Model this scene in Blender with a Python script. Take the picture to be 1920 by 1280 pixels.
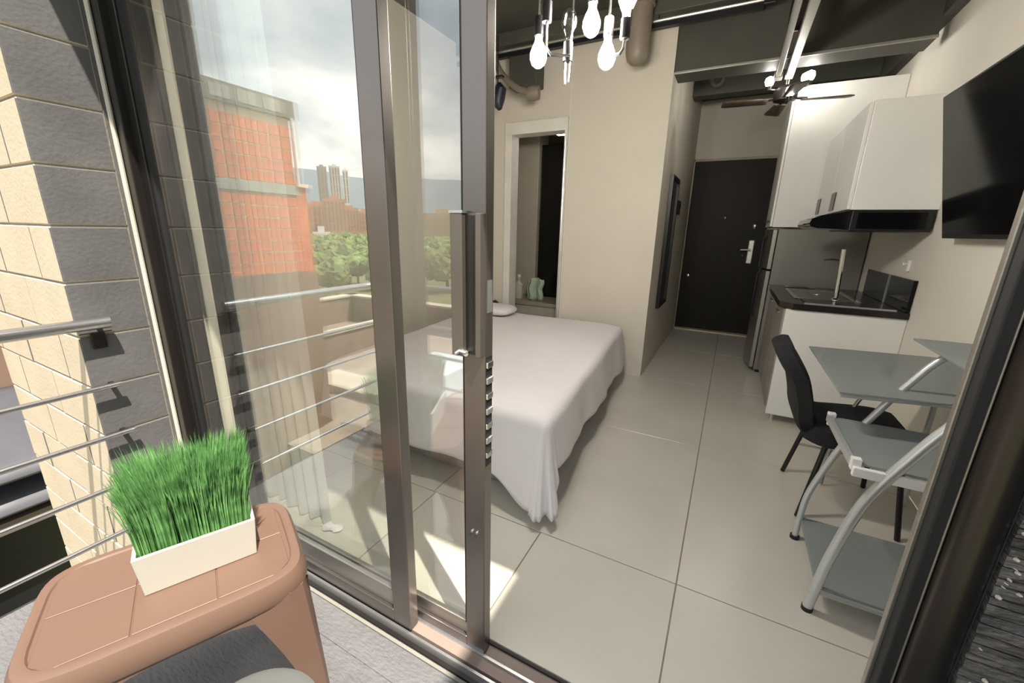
import bpy, bmesh, math, random
from mathutils import Vector, Matrix, noise as mnoise
random.seed(7)
PI = math.pi
scene = bpy.context.scene
for o in list(bpy.data.objects): bpy.data.objects.remove(o)
COL = scene.collection

# ------------------------------------------------------------------ camera
cam_d = bpy.data.cameras.new('camera'); cam = bpy.data.objects.new('camera', cam_d); COL.objects.link(cam)
scene.camera = cam
yaw, pit, rol = 0.48117, 0.2670, 0.0225
fw = Vector((-math.sin(yaw)*math.cos(pit), math.cos(yaw)*math.cos(pit), -math.sin(pit)))
r0 = Vector((math.cos(yaw), math.sin(yaw), 0)); u0 = r0.cross(fw)
r1 = r0*math.cos(rol)+u0*math.sin(rol); u1 = -r0*math.sin(rol)+u0*math.cos(rol)
cam.matrix_world = Matrix(((r1.x, u1.x, -fw.x, 0), (r1.y, u1.y, -fw.y, 0), (r1.z, u1.z, -fw.z, 1.30), (0, 0, 0, 1)))
cam_d.sensor_width = 36; cam_d.lens = 764.94/1920*36
cam_d.clip_start = 0.02; cam_d.clip_end = 30000

# ------------------------------------------------------------------ exposure, sky, sun
vs = scene.view_settings
vs.view_transform = 'Standard'; vs.look = 'None'; vs.gamma = 1; vs.use_curve_mapping = False
vs.exposure = 0.0
try: scene.cycles.transparent_max_bounces = 32
except Exception: pass
SKY = 1.8
SUN = 10.0
world = bpy.data.worlds.new('sky'); scene.world = world; world.use_nodes = True
nt = world.node_tree; nt.nodes.clear()
def N(t, **k):
    n = nt.nodes.new(t)
    for a, b in k.items(): setattr(n, a, b)
    return n
tc = N('ShaderNodeTexCoord'); sep = N('ShaderNodeSeparateXYZ'); nt.links.new(tc.outputs['Generated'], sep.inputs[0])
zc = N('ShaderNodeMath', operation='MAXIMUM'); nt.links.new(sep.outputs[2], zc.inputs[0]); zc.inputs[1].default_value = 0
za = N('ShaderNodeMath', operation='ADD'); nt.links.new(zc.outputs[0], za.inputs[0]); za.inputs[1].default_value = .16
dv = N('ShaderNodeVectorMath', operation='DIVIDE'); nt.links.new(tc.outputs['Generated'], dv.inputs[0])
cb = N('ShaderNodeCombineXYZ')
for i in range(3): nt.links.new(za.outputs[0], cb.inputs[i])
nt.links.new(cb.outputs[0], dv.inputs[1])
nz = N('ShaderNodeTexNoise'); nz.inputs['Scale'].default_value = 1.25; nz.inputs['Detail'].default_value = 7; nz.inputs['Roughness'].default_value = .52; nz.inputs['Distortion'].default_value = .25
mp = N('ShaderNodeMapping'); mp.inputs['Location'].default_value = (3.1, 1.7, 0); mp.inputs['Scale'].default_value = (1, 1, .15)
nt.links.new(dv.outputs[0], mp.inputs[0]); nt.links.new(mp.outputs[0], nz.inputs['Vector'])
rp = N('ShaderNodeValToRGB'); nt.links.new(nz.outputs[0], rp.inputs[0])
e = rp.color_ramp.elements
e[0].position = .34; e[0].color = (.42, .53, .62, 1)
e[1].position = .66; e[1].color = (1.25, 1.22, 1.18, 1)
m_ = e.new(.5); m_.color = (.74, .80, .84, 1)
hz = N('ShaderNodeMapRange'); nt.links.new(zc.outputs[0], hz.inputs[0]); hz.inputs[1].default_value = 0; hz.inputs[2].default_value = .22; hz.inputs[3].default_value = .75; hz.inputs[4].default_value = 0
mx = N('ShaderNodeMix', data_type='RGBA'); nt.links.new(hz.outputs[0], mx.inputs[0]); nt.links.new(rp.outputs[0], mx.inputs[6]); mx.inputs[7].default_value = (1.12, 1.08, 1.0, 1)
bg = N('ShaderNodeBackground'); bg.inputs[1].default_value = SKY; nt.links.new(mx.outputs[2], bg.inputs[0])
wo = N('ShaderNodeOutputWorld'); nt.links.new(bg.outputs[0], wo.inputs[0])

sun_d = bpy.data.lights.new('sun', 'SUN'); sun = bpy.data.objects.new('sun', sun_d); COL.objects.link(sun)
sun_d.energy = SUN; sun_d.angle = .012; sun_d.color = (1, .93, .80)
TOSUN = Vector((.453, -.256, 1)).normalized()
sun.rotation_euler = TOSUN.to_track_quat('Z', 'Y').to_euler(); sun.location = (2, -2, 6)

# ------------------------------------------------------------------ materials
MATS = {}
def mat(name, col, rough=.6, metal=0, var=.06, scale=6, bump=0, bscale=60, spec=.5, stretch=None, col2=None, alpha=1, coat=0, detail=4):
    if name in MATS: return MATS[name]
    m = bpy.data.materials.new(name); m.use_nodes = True; t = m.node_tree
    p = t.nodes['Principled BSDF']
    c = t.nodes.new('ShaderNodeTexCoord'); mp = t.nodes.new('ShaderNodeMapping'); t.links.new(c.outputs['Object'], mp.inputs[0])
    if stretch: mp.inputs['Scale'].default_value = stretch
    n = t.nodes.new('ShaderNodeTexNoise'); n.inputs['Scale'].default_value = scale; n.inputs['Detail'].default_value = detail
    t.links.new(mp.outputs[0], n.inputs['Vector'])
    r = t.nodes.new('ShaderNodeValToRGB'); t.links.new(n.outputs[0], r.inputs[0])
    a = [max(0, x*(1-var)) for x in col]; b = [min(1, x*(1+var)) for x in (col2 or col)]
    r.color_ramp.elements[0].position = .3; r.color_ramp.elements[1].position = .7
    r.color_ramp.elements[0].color = (*a, 1); r.color_ramp.elements[1].color = (*b, 1)
    t.links.new(r.outputs[0], p.inputs['Base Color'])
    p.inputs['Roughness'].default_value = rough; p.inputs['Metallic'].default_value = metal
    p.inputs['Specular IOR Level'].default_value = spec
    if alpha < 1: p.inputs['Alpha'].default_value = alpha
    if coat: p.inputs['Coat Weight'].default_value = coat
    if bump:
        n2 = t.nodes.new('ShaderNodeTexNoise'); n2.inputs['Scale'].default_value = bscale; n2.inputs['Detail'].default_value = 6
        t.links.new(mp.outputs[0], n2.inputs['Vector'])
        bp = t.nodes.new('ShaderNodeBump'); bp.inputs['Strength'].default_value = bump; bp.inputs['Distance'].default_value = .01
        t.links.new(n2.outputs[0], bp.inputs['Height']); t.links.new(bp.outputs[0], p.inputs['Normal'])
    MATS[name] = m; return m
def emit(name, col, s):
    m = bpy.data.materials.new(name); m.use_nodes = True; t = m.node_tree; t.nodes.clear()
    e = t.nodes.new('ShaderNodeEmission'); e.inputs[0].default_value = (*col, 1); e.inputs[1].default_value = s
    o = t.nodes.new('ShaderNodeOutputMaterial'); t.links.new(e.outputs[0], o.inputs[0]); MATS[name] = m; return m
def glassy(name, tint, refl, rough=0.0, body=None, bodyfac=0):
    m = bpy.data.materials.new(name); m.use_nodes = True; t = m.node_tree; t.nodes.clear()
    tr = t.nodes.new('ShaderNodeBsdfTransparent'); tr.inputs[0].default_value = (*tint, 1)
    gl = t.nodes.new('ShaderNodeBsdfGlossy'); gl.inputs['Roughness'].default_value = rough; gl.inputs[0].default_value = (1, 1, 1, 1)
    fr = t.nodes.new('ShaderNodeLayerWeight'); fr.inputs[0].default_value = .5
    pw = t.nodes.new('ShaderNodeMath'); pw.operation = 'POWER'; pw.inputs[1].default_value = 4; t.links.new(fr.outputs['Facing'], pw.inputs[0])
    ad = t.nodes.new('ShaderNodeMath'); ad.operation = 'MULTIPLY_ADD'; ad.use_clamp = True; ad.inputs[1].default_value = .08; ad.inputs[2].default_value = refl; t.links.new(pw.outputs[0], ad.inputs[0])
    base = tr.outputs[0]
    if body:
        df = t.nodes.new('ShaderNodeBsdfDiffuse'); df.inputs[0].default_value = (*body, 1)
        m1 = t.nodes.new('ShaderNodeMixShader'); m1.inputs[0].default_value = bodyfac
        t.links.new(tr.outputs[0], m1.inputs[1]); t.links.new(df.outputs[0], m1.inputs[2]); base = m1.outputs[0]
    mx = t.nodes.new('ShaderNodeMixShader'); t.links.new(ad.outputs[0], mx.inputs[0]); t.links.new(base, mx.inputs[1]); t.links.new(gl.outputs[0], mx.inputs[2])
    o = t.nodes.new('ShaderNodeOutputMaterial'); t.links.new(mx.outputs[0], o.inputs[0]); MATS[name] = m; return m
def sheer(name, col, trans):
    m = bpy.data.materials.new(name); m.use_nodes = True; t = m.node_tree; t.nodes.clear()
    tr = t.nodes.new('ShaderNodeBsdfTransparent'); d = t.nodes.new('ShaderNodeBsdfDiffuse'); d.inputs[0].default_value = (*col, 1)
    tl = t.nodes.new('ShaderNodeBsdfTranslucent'); tl.inputs[0].default_value = (*col, 1)
    a = t.nodes.new('ShaderNodeMixShader'); a.inputs[0].default_value = .5; t.links.new(d.outputs[0], a.inputs[1]); t.links.new(tl.outputs[0], a.inputs[2])
    b = t.nodes.new('ShaderNodeMixShader'); b.inputs[0].default_value = trans; t.links.new(a.outputs[0], b.inputs[1]); t.links.new(tr.outputs[0], b.inputs[2])
    o = t.nodes.new('ShaderNodeOutputMaterial'); t.links.new(b.outputs[0], o.inputs[0]); MATS[name] = m; return m

wall_m = mat('painted_wall', (.66, .61, .53), .75, var=.03, scale=2, bump=.05, bscale=120)
wall_w = mat('white_wall', (.74, .70, .63), .7, var=.03, scale=2)
ceil_m = mat('dark_ceiling', (.055, .055, .044), .7, var=.15, scale=3, bump=.1, bscale=30)
beam_m = mat('dark_beam', (.066, .066, .053), .6, var=.1, scale=4)
steel_e = mat('painted_steel', (.45, .44, .40), .35, .6)
tile_m = mat('polished_concrete_tile', (.60, .568, .505), .26, var=.06, scale=1.6, spec=.5)
grout_m = mat('floor_grout', (.27, .21, .18), .9)
bronze = mat('bronze_aluminium', (.215, .19, .175), .33, .85, var=.06, scale=3, stretch=(1, 1, .1))
bronze_d = mat('dark_bronze', (.06, .052, .048), .3, .75)
rubber = mat('black_rubber', (.012, .012, .013), .6)
alum = mat('bare_aluminium', (.62, .62, .64), .35, .9)
silicone = mat('silicone_bead', (.62, .58, .50), .6)
pane_m = glassy('door_glass', (.97, .98, .97), .165)
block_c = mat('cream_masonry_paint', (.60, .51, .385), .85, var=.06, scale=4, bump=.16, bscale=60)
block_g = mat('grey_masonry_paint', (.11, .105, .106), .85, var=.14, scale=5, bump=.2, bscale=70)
mortar_c = mat('mortar', (.27, .245, .22), .95, bump=.4)
stone_m = mat('grey_ledgestone', (.085, .075, .072), .42, var=.3, scale=12, bump=1, bscale=45, stretch=(1, 1, 2.5), col2=(.15, .136, .13))
stone_b = mat('stone_bedding', (.06, .055, .055), .9)
deck_m = mat('slate_deck', (.15, .148, .156), .6, var=.06, scale=5, bump=.8, bscale=40, stretch=(1, 2.5, 1), col2=(.162, .16, .167))
white_l = mat('white_laminate', (.80, .79, .76), .35, var=.015)
door_m = mat('dark_brown_door', (.014, .0095, .005), .5, spec=.25, var=.15, scale=4, stretch=(4, 4, .3))
chrome = mat('chrome', (.80, .80, .80), .15, 1, var=.02)
satin = mat('satin_nickel', (.75, .72, .66), .35, .7)
steel = mat('brushed_stainless', (.42, .40, .37), .35, .9, var=.06, scale=12, stretch=(1, 1, 12))
steel_s = mat('fridge_side_grey', (.26, .245, .225), .4, .5, var=.05)
wood_g = mat('grey_wood_front', (.30, .28, .25), .5, var=.25, scale=5, stretch=(4, 4, .5))
black_g = mat('black_glass', (.005, .005, .006), .08, spec=.22)
black_p = mat('black_plastic', (.010, .010, .012), .35)
black_f = mat('black_fabric', (.012, .012, .014), .9, var=.2, scale=60, bump=.4, bscale=300)
silver = mat('silver_paint', (.60, .62, .62), .3, .55, var=.03)
desk_g = glassy('smoked_desk_glass', (.62, .66, .66), .05, .02, (.36, .39, .39), .6)
sheet_m = mat('white_cotton', (.80, .76, .78), .9, var=.02, scale=5, bump=.08, bscale=200)
sheet2 = mat('mattress_ticking', (.75, .75, .76), .9)
base_m = mat('grey_bed_base', (.33, .32, .30), .8, bump=.2, bscale=200)
sheer_m = sheer('sheer_curtain', (.90, .90, .86), .15)
tan_p = mat('tan_plastic', (.165, .098, .072), .42, var=.03, scale=4)
grey_p = mat('light_grey_plastic', (.125, .128, .125), .45, var=.03)
cream_c = mat('white_ceramic', (.50, .47, .42), .4, var=.02)
grass_m = mat('wheatgrass', (.05, .17, .045), .5, var=.35, scale=30, col2=(.14, .32, .10))
soil_m = mat('soil', (.03, .022, .015), .95, bump=1)
rail_m = mat('stainless_rail', (.50, .49, .50), .25, .95, var=.03)
taupe = mat('taupe_pipe', (.20, .165, .13), .5)
bulb_m = emit('lit_bulb', (1, .93, .82), 420)
bulb_f = emit('lit_fan_bulb', (1, .95, .86), 75)
bulb_off = mat('cream_bulb_glass', (.80, .72, .60), .25)
blade_m = mat('fan_blade_wood', (.10, .08, .06), .5, var=.2, scale=6)
navy = mat('navy_plastic', (.012, .014, .028), .45)
mirror_m = mat('mirror_glass', (.85, .87, .87), .03, 1, var=.01)
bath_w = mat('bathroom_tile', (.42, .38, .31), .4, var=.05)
bath_d = mat('dark_shower_glass', (.012, .011, .010), .15)
green_t = mat('pale_green_towel', (.40, .50, .38), .9)

# ------------------------------------------------------------------ builders
class MB:
    def __init__(s): s.v = []; s.f = []; s.m = []
    def add(s, vs, fs, mi=0):
        n = len(s.v); s.v += [tuple(p) for p in vs]; s.f += [tuple(i+n for i in f) for f in fs]; s.m += [mi]*len(fs); return s
    def box(s, x0, x1, y0, y1, z0, z1, mi=0):
        vs = [(x, y, z) for z in (z0, z1) for y in (y0, y1) for x in (x0, x1)]
        return s.add(vs, [(0, 2, 3, 1), (4, 5, 7, 6), (0, 1, 5, 4), (2, 6, 7, 3), (0, 4, 6, 2), (1, 3, 7, 5)], mi)
    def prism(s, poly, z0, z1, mi=0, axis='z'):
        n = len(poly)
        def P(a, b, c): return (a, b, c) if axis == 'z' else ((c, a, b) if axis == 'x' else (a, c, b))
        vs = [P(a, b, z0) for a, b in poly]+[P(a, b, z1) for a, b in poly]
        fs = [tuple(range(n))[::-1], tuple(range(n, 2*n))]+[(i, (i+1) % n, n+(i+1) % n, n+i) for i in range(n)]
        return s.add(vs, fs, mi)
    def tube(s, pts, r, seg=10, cap=True, mi=0, flat=1.0):
        pts = [Vector(p) for p in pts]; n = len(pts); R = r if isinstance(r, (list, tuple)) else [r]*n
        vs = []; fs = []; prev = None
        for i, p in enumerate(pts):
            d = (pts[min(i+1, n-1)]-pts[max(i-1, 0)]).normalized()
            if prev is None:
                a = Vector((0, 0, 1)) if abs(d.z) < .9 else Vector((0, 1, 0)); x = d.cross(a).normalized()
            else: x = (prev-d*prev.dot(d)).normalized()
            prev = x; y = d.cross(x)
            for k in range(seg):
                t = 2*PI*k/seg; vs.append(p+x*math.cos(t)*R[i]+y*math.sin(t)*R[i]*flat)
        for i in range(n-1):
            for k in range(seg):
                a = i*seg+k; b = i*seg+(k+1) % seg; fs.append((a, b, b+seg, a+seg))
        if cap: fs.append(tuple(range(seg))[::-1]); fs.append(tuple(range((n-1)*seg, n*seg)))
        return s.add(vs, fs, mi)
    def lathe(s, prof, c, axis=(0, 0, 1), seg=20, mi=0):
        ax = Vector(axis).normalized(); a = Vector((1, 0, 0)) if abs(ax.x) < .9 else Vector((0, 1, 0))
        x = ax.cross(a).normalized(); y = ax.cross(x); c = Vector(c); vs = []; fs = []; n = len(prof)
        for r, h in prof:
            for k in range(seg):
                t = 2*PI*k/seg; vs.append(c+ax*h+(x*math.cos(t)+y*math.sin(t))*max(r, 1e-5))
        for i in range(n-1):
            for k in range(seg):
                p = i*seg+k; q = i*seg+(k+1) % seg; fs.append((p, q, q+seg, p+seg))
        fs.append(tuple(range(seg))[::-1]); fs.append(tuple(range((n-1)*seg, n*seg)))
        return s.add(vs, fs, mi)
    def grid(s, fn, nu, nv, mi=0):
        vs = [fn(i/(nu-1), j/(nv-1)) for j in range(nv) for i in range(nu)]
        return s.add(vs, [(j*nu+i, j*nu+i+1, (j+1)*nu+i+1, (j+1)*nu+i) for j in range(nv-1) for i in range(nu-1)], mi)
    def mesh(s, name, mats):
        me = bpy.data.meshes.new(name); me.from_pydata(s.v, [], s.f); 
        for m in (mats if isinstance(mats, (list, tuple)) else [mats]): me.materials.append(m)
        me.polygons.foreach_set('material_index', s.m)
        bm = bmesh.new(); bm.from_mesh(me); bmesh.ops.recalc_face_normals(bm, faces=bm.faces); bm.to_mesh(me); bm.free()
        me.update(); return me
    def build(s, name, mats, parent=None, smooth=False, bev=0, seg=2):
        return link(name, s.mesh(name, mats), parent, smooth, bev, seg)
def link(name, me, parent=None, smooth=False, bev=0, seg=2):
    o = bpy.data.objects.new(name, me); COL.objects.link(o)
    if smooth:
        me.polygons.foreach_set('use_smooth', [True]*len(me.polygons))
        try: me.set_sharp_from_angle(angle=math.radians(38))
        except Exception: pass
    if bev:
        b = o.modifiers.new('bevel', 'BEVEL'); b.width = bev; b.segments = seg; b.limit_method = 'ANGLE'
    if parent is not None:
        o.parent = parent; o.matrix_parent_inverse = Matrix.Translation(-Vector(parent.get('_base', (0, 0, 0))))
    return o
def tag(o, label, cat, group=None, kind=None):
    o['label'] = label; o['category'] = cat
    if group: o['group'] = group
    if kind: o['kind'] = kind
    return o
def thing(name, label, cat, base=(0, 0, 0), group=None, kind=None):
    o = bpy.data.objects.new(name, None); COL.objects.link(o); o.location = base; o.empty_display_size = .05
    o['_base'] = base; tag(o, label, cat, group, kind); return o
def box(name, m, dims, parent=None, bev=0, **k): return MB().box(*dims).build(name, m, parent, bev=bev, **k)
def inst(name, me, loc, parent, scale=(1, 1, 1), rotz=0):
    o = bpy.data.objects.new(name, me); COL.objects.link(o); o.parent = parent
    o.matrix_parent_inverse = Matrix.Translation(-Vector(parent.get('_base', (0, 0, 0))))
    o.location = loc; o.scale = scale; o.rotation_euler[2] = rotz; return o
def struct(o, label, cat): return tag(o, label, cat, kind='structure')
def arc(p0, p1, p2, n=12):
    p0, p1, p2 = map(Vector, (p0, p1, p2)); return [(1-t)**2*p0+2*t*(1-t)*p1+t*t*p2 for t in [i/n for i in range(n+1)]]
def spline(P, n=8):
    P = [Vector(p) for p in P]; Q = [P[0]*2-P[1]]+P+[P[-1]*2-P[-2]]; out = []
    for i in range(1, len(Q)-2):
        for k in range(n):
            t = k/n; a, b, c, d = Q[i-1:i+3]
            out.append(.5*((2*b)+(c-a)*t+(2*a-5*b+4*c-d)*t*t+(3*b-a-3*c+d)*t**3))
    return out+[P[-1]]

XL, XR = -2.45, 1.0          # room side walls
YG = .88                     # inner face of the glass front
# ================================================================== ROOM SHELL
fl = struct(box('floor', grout_m, (XL, XR, .80, 6.15, -.12, -.004)), 'pale polished concrete tile floor of the studio with thin joints', 'floor')
xs = [XL, -1.75, -1.165, -.58, -.01, .575, XR]
def tile(x0, x1, y0, y1): MB().box(x0+.0022, x1-.0022, y0+.0022, y1-.0022, -.01, 0).build('floor_tile', tile_m, fl, bev=.0015, seg=1)
for i in range(6): tile(xs[i], xs[i+1], .895, 1.43)
xw = [XL, -1.18, -.01, XR]
for j in range(4):
    for i in range(3): tile(xw[i], xw[i+1], 1.43+1.18*j, min(6.15, 1.43+1.18*(j+1)))
struct(box('ceiling', ceil_m, (XL-.1, XR+.1, .88, 6.25, 2.9, 3.1)), 'dark olive grey concrete ceiling slab of the studio', 'ceiling')
struct(box('wall_left', wall_m, (XL-.12, XL, .88, 3.76, 0, 2.9)), 'off white side wall behind the bed', 'wall')
wb = MB()                                   # bedroom back wall with bathroom opening x -2.0..-1.47
wb.box(XL, -2.02, 3.76, 3.88, 0, 2.9).box(-2.02, -1.46, 3.76, 3.88, 2.2, 2.9).box(-1.46, -.6, 3.76, 3.88, 0, 2.9)
struct(wb.build('wall_back', wall_m), 'beige wall behind the bed with a narrow bathroom doorway', 'wall')
struct(box('wall_corridor', wall_m, (-.72, -.6, 3.88, 6.15, 0, 2.9)), 'beige corridor wall carrying the narrow dark framed mirror', 'wall')
we = MB(); we.box(-.72, -.59, 6.15, 6.27, 0, 2.9).box(-.59, .345, 6.15, 6.27, 2.2, 2.9).box(.345, 1.1, 6.15, 6.27, 0, 2.9)
struct(we.build('wall_end', wall_m), 'beige end wall around the dark entrance door', 'wall')
struct(box('wall_right', wall_w, (XR, XR+.12, .88, 6.25, 0, 2.9)), 'off white wall behind television, desk and kitchen', 'wall')
struct(box('wall_seam', wall_w, (-1.437, -1.429, 3.752, 3.76, 0, 2.75)), 'thin vertical joint strip on beige wall right of bathroom doorway', 'trim')

# beams and ledges under the ceiling
struct(box('trim_1', beam_m, (-.6, XR-.07, 3.79, 4.02, 2.5, 2.9), bev=.004), 'dark ceiling beam across the room in front of the fan', 'beam')
struct(box('trim_2', steel_e, (-.6, XR-.07, 3.775, 3.79, 2.495, 2.513), bev=.003), 'bright steel edge strip along the lower rim of the cross beam', 'trim')
struct(box('trim_3', beam_m, (.93, XR, .9, 6.15, 2.62, 2.9), bev=.004), 'dark lengthwise soffit beam above the television wall', 'beam')
struct(box('trim_4', beam_m, (XL, -.05, 3.48, 3.74, 2.80, 2.9), bev=.004), 'dark ceiling ledge above the beige bedroom wall', 'beam')
for i, (y, lab) in enumerate(((5.1, 'dark ceiling rib beyond the fan, nearer the entrance door'), (2.35, 'dark ceiling rib above the foot of the bed'))):
    struct(box('trim_%d' % (5+i), beam_m, (-.6 if i == 0 else XL, .93, y, y+.16, 2.68 if i == 0 else 2.80, 2.9), bev=.004), lab, 'beam')
t = thing('conduit_rail', 'long thin pale conduit rail running below the ceiling ledge', 'conduit', (-1.2, 3.5, 2.75))
MB().tube([(XL, 3.5, 2.765), (-.03, 3.5, 2.765)], .011, 8).build('pipe', steel_e, t, True)
MB().box(XL, -.05, 3.49, 3.51, 2.72, 2.75).build('track', black_p, t)
MB().box(-.05, .02, 3.485, 3.515, 2.735, 2.785).build('end_cap', black_p, t, bev=.004)
for x in (-2.1, -1.4, -.7, -.15): MB().tube([(x, 3.5, 2.76), (x, 3.5, 2.81)], .004, 6).build('hanger', black_p, t)

# entrance door
d1 = thing('door_1', 'dark brown steel entrance door with keypad lock at corridor end', 'door', (-.12, 6.15, 0), kind='structure')
MB().box(-.585, .34, 6.165, 6.215, .012, 2.195).build('door_leaf', door_m, d1, bev=.003)
f = MB(); f.box(-.615, -.585, 6.13, 6.2, 0, 2.225).box(.34, .37, 6.13, 6.2, 0, 2.225).box(-.615, .37, 6.13, 6.2, 2.195, 2.225)
f.build('door_frame', mat('beige_frame', (.42, .38, .32), .5), d1, bev=.002)
MB().lathe([(0, 0), (.019, .001), (.019, .012), (.012, .018), (0, .019)], (-.145, 6.164, 1.51), (0, -1, 0)).build('peephole', chrome, d1, True)
MB().lathe([(0, 0), (.032, .001), (.032, .014), (.02, .022), (0, .023)], (.206, 6.164, 1.41), (0, -1, 0)).build('deadbolt', chrome, d1, True)
MB().box(.165, .232, 6.132, 6.164, .945, 1.24).build('lock_plate', satin, d1, bev=.01)
h = MB().tube([(.19, 6.13, 1.12), (.19, 6.09, 1.12)], .011, 10); h.tube([(.195, 6.09, 1.12), (.085, 6.085, 1.117)], [.013, .011], 10); h.build('lever_handle', satin, d1, True)
MB().lathe([(0, 0), (.016, .001), (.016, .02), (0, .024)], (-.497, 6.164, .748), (0, -1, 0)).build('door_stop', chrome, d1, True)
MB().lathe([(0, 0), (.012, .001), (.012, .01), (0, .012)], (.12, 6.164, 1.04), (0, -1, 0)).build('keyhole', bronze_d, d1, True)
struct(box('threshold_strip', mat('brass_strip', (.55, .46, .30), .4, .7), (-.585, .34, 6.1, 6.165, 0, .012)), 'pale threshold strip under the dark entrance door', 'threshold')

# bathroom doorway
d2 = thing('door_2', 'white framed bathroom doorway behind the bed', 'door', (-1.74, 3.76, 0), kind='structure')
white_fr = mat('white_door_frame', (.74, .72, .67), .5)
MB().box(-2.075, -2.0, 3.735, 3.885, 0, 2.165).build('jamb', white_fr, d2, bev=.003)
MB().box(-1.47, -1.442, 3.735, 3.885, 0, 2.165).build('jamb', white_fr, d2, bev=.003)
MB().box(-2.075, -1.442, 3.735, 3.885, 2.165, 2.27).build('head', white_fr, d2, bev=.003)
MB().tube([(-1.456, 3.73, .2), (-1.456, 3.73, 2.1)], .008, 8).build('pull_rail', alum, d2, True)
struct(box('bathroom_floor', bath_w, (-2.5, -.73, 3.88, 5.4, -.1, 0)), 'dim bathroom floor behind the doorway', 'floor')
bw = MB().box(-2.5, -.72, 5.4, 5.5, 0, 2.45).box(-2.6, -2.5, 3.88, 5.5, 0, 2.45).box(-2.6, -.72, 3.88, 5.5, 2.35, 2.45)
struct(bw.build('wall_bathroom', bath_w), 'dim beige bathroom walls seen through the doorway', 'wall')
tag(box('shower_screen', bath_d, (-2.05, -1.75, 4.55, 4.6, .42, 2.22), bev=.004), 'tall black shower panel inside the bathroom', 'shower panel')
tag(box('bathroom_column', bath_w, (-2.32, -2.06, 4.5, 4.75, 0, 2.35), bev=.004), 'beige tiled pillar beside the black shower panel', 'pillar')
bl = thing('bathroom_light', 'small square lit ceiling lamp in the bathroom', 'lamp', (-1.63, 4.1, 2.33))
MB().box(-1.70, -1.56, 4.05, 4.15, 2.22, 2.35).build('housing', white_l, bl, bev=.004)
MB().box(-1.69, -1.57, 4.045, 4.14, 2.21, 2.225).build('diffuser', emit('bath_lamp_glow', (1, .92, .78), 30), bl)
v = thing('vanity', 'low bathroom vanity counter behind the doorway', 'vanity', (-1.8, 4.3, 0))
MB().box(-2.3, -1.5, 4.05, 4.45, .08, .50).build('cabinet', bath_w, v, bev=.004); MB().box(-2.32, -1.48, 4.03, 4.47, .50, .54).build('counter', mat('vanity_stone', (.30, .27, .2), .25), v, bev=.004)
t = thing('soap_bottle', 'pale bottle standing on the bathroom vanity', 'bottle', (-2.12, 4.2, .54)); MB().lathe([(.045, 0), (.05, .02), (.05, .16), (.015, .2), (.015, .24)], (-2.12, 4.2, .54)).build('body', mat('pale_bottle', (.55, .5, .4), .4), t, True); MB().lathe([(.02, 0), (.02, .03)], (-2.12, 4.2, .78)).build('cap', white_l, t, True)
t = MB(); t.grid(lambda u, w: (-2.02+.2*u+.01*math.sin(9*w), 4.2+.03*math.sin(u*12)+.02*w, .545+.24*w*(1-.15*abs(u-.5))), 12, 8)
t = t.build('towel', green_t, None, True); t.modifiers.new('thick', 'SOLIDIFY').thickness = .03; tag(t, 'pale green folded towel on the bathroom vanity', 'towel')

# ================================================================== FACADE
hd = struct(box('wall_lintel', block_g, (-3.15, 1.6, .53, .92, 2.5, 5.0)), 'grey lintel wall above the sliding glass doors', 'wall')
HB = 2.5
tr = thing('door_track', 'dark metal sliding door track with aluminium runners at the threshold', 'door track', (-.8, .84, 0), kind='structure')
MB().box(-2.04, .43, .765, .895, -.06, -.022).build('sill', bronze_d, tr)
for y in (.782, .838, .886): MB().box(-2.02, .36, y-.004, y+.004, -.022, .004).build('runner', alum if y != .886 else rubber, tr)
MB().box(-2.04, .43, .765, .9, HB-.07, HB).build('head_track', bronze_d, tr)
jm = thing('door_jamb', 'dark aluminium left jamb of the sliding doors against the block wall', 'door frame', (-2.01, .83, 0), kind='structure')
MB().box(-2.038, -1.985, .765, .9, 0, HB).build('profile', bronze_d, jm, bev=.003)
MB().tube([(-2.036, .757, 0), (-2.036, .757, HB)], .008, 8).build('sealant', silicone, jm, True)
jr = thing('door_jamb', 'thick dark right jamb of the sliding doors beside the stone wall', 'door frame', (.39, .83, 0), kind='structure')
MB().box(.354, .362, .874, .888, 0, HB).build('inner_fin', steel, jr, bev=.002)
MB().box(.360, .378, .846, .886, 0, HB).build('gasket', rubber, jr, bev=.003)
MB().box(.376, .379, .842, .880, 0, HB).build('trim_fin', steel, jr, bev=.001)
MB().tube([(.411, .846, 0), (.411, .846, HB)], .031, 20).build('post', bronze_d, jr, True)
MB().box(.379, .452, .85, .92, 0, HB).build('profile', bronze_d, jr, bev=.003)

def sliding(name, label, x0, x1, y0, y1, sl, sr, rb, base):
    t = thing(name, label, 'sliding door', base, kind='structure'); ym = (y0+y1)/2
    MB().box(x1-sr, x1, y0, y1, .002, HB-.04).build('stile', bronze, t, bev=.003)
    MB().box(x0, x0+sl, y0, y1, .002, HB-.04).build('stile', bronze_d, t, bev=.003)
    MB().box(x0+sl, x1-sr, y0, y1, .002, rb*.42).build('bottom_rail', bronze, t, bev=.003)
    MB().box(x0+sl, x1-sr, y0+.012, y1-.008, rb*.42, rb).build('glazing_bead', steel, t, bev=.003)
    MB().box(x0+sl, x1-sr, y0, y1, HB-.12, HB-.04).build('top_rail', bronze, t, bev=.003)
    MB().box(x0+sl, x0+sl+.012, y0+.008, y1-.008, rb, HB-.12).build('seal', rubber, t); MB().box(x1-sr-.008, x1-sr, y0+.008, y1-.008, rb, HB-.12).build('seal', rubber, t)
    MB().box(x0+sl-.01, x1-sr+.01, ym-.003, ym+.003, rb-.01, HB-.1).build('glass_pane', pane_m, t)
    return t
dA = sliding('door_3', 'outer sliding glass door mirroring the sky and brick building', -1.985, -.768, .79, .828, .05, .075, .122, (-1.36, .81, 0))
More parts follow.
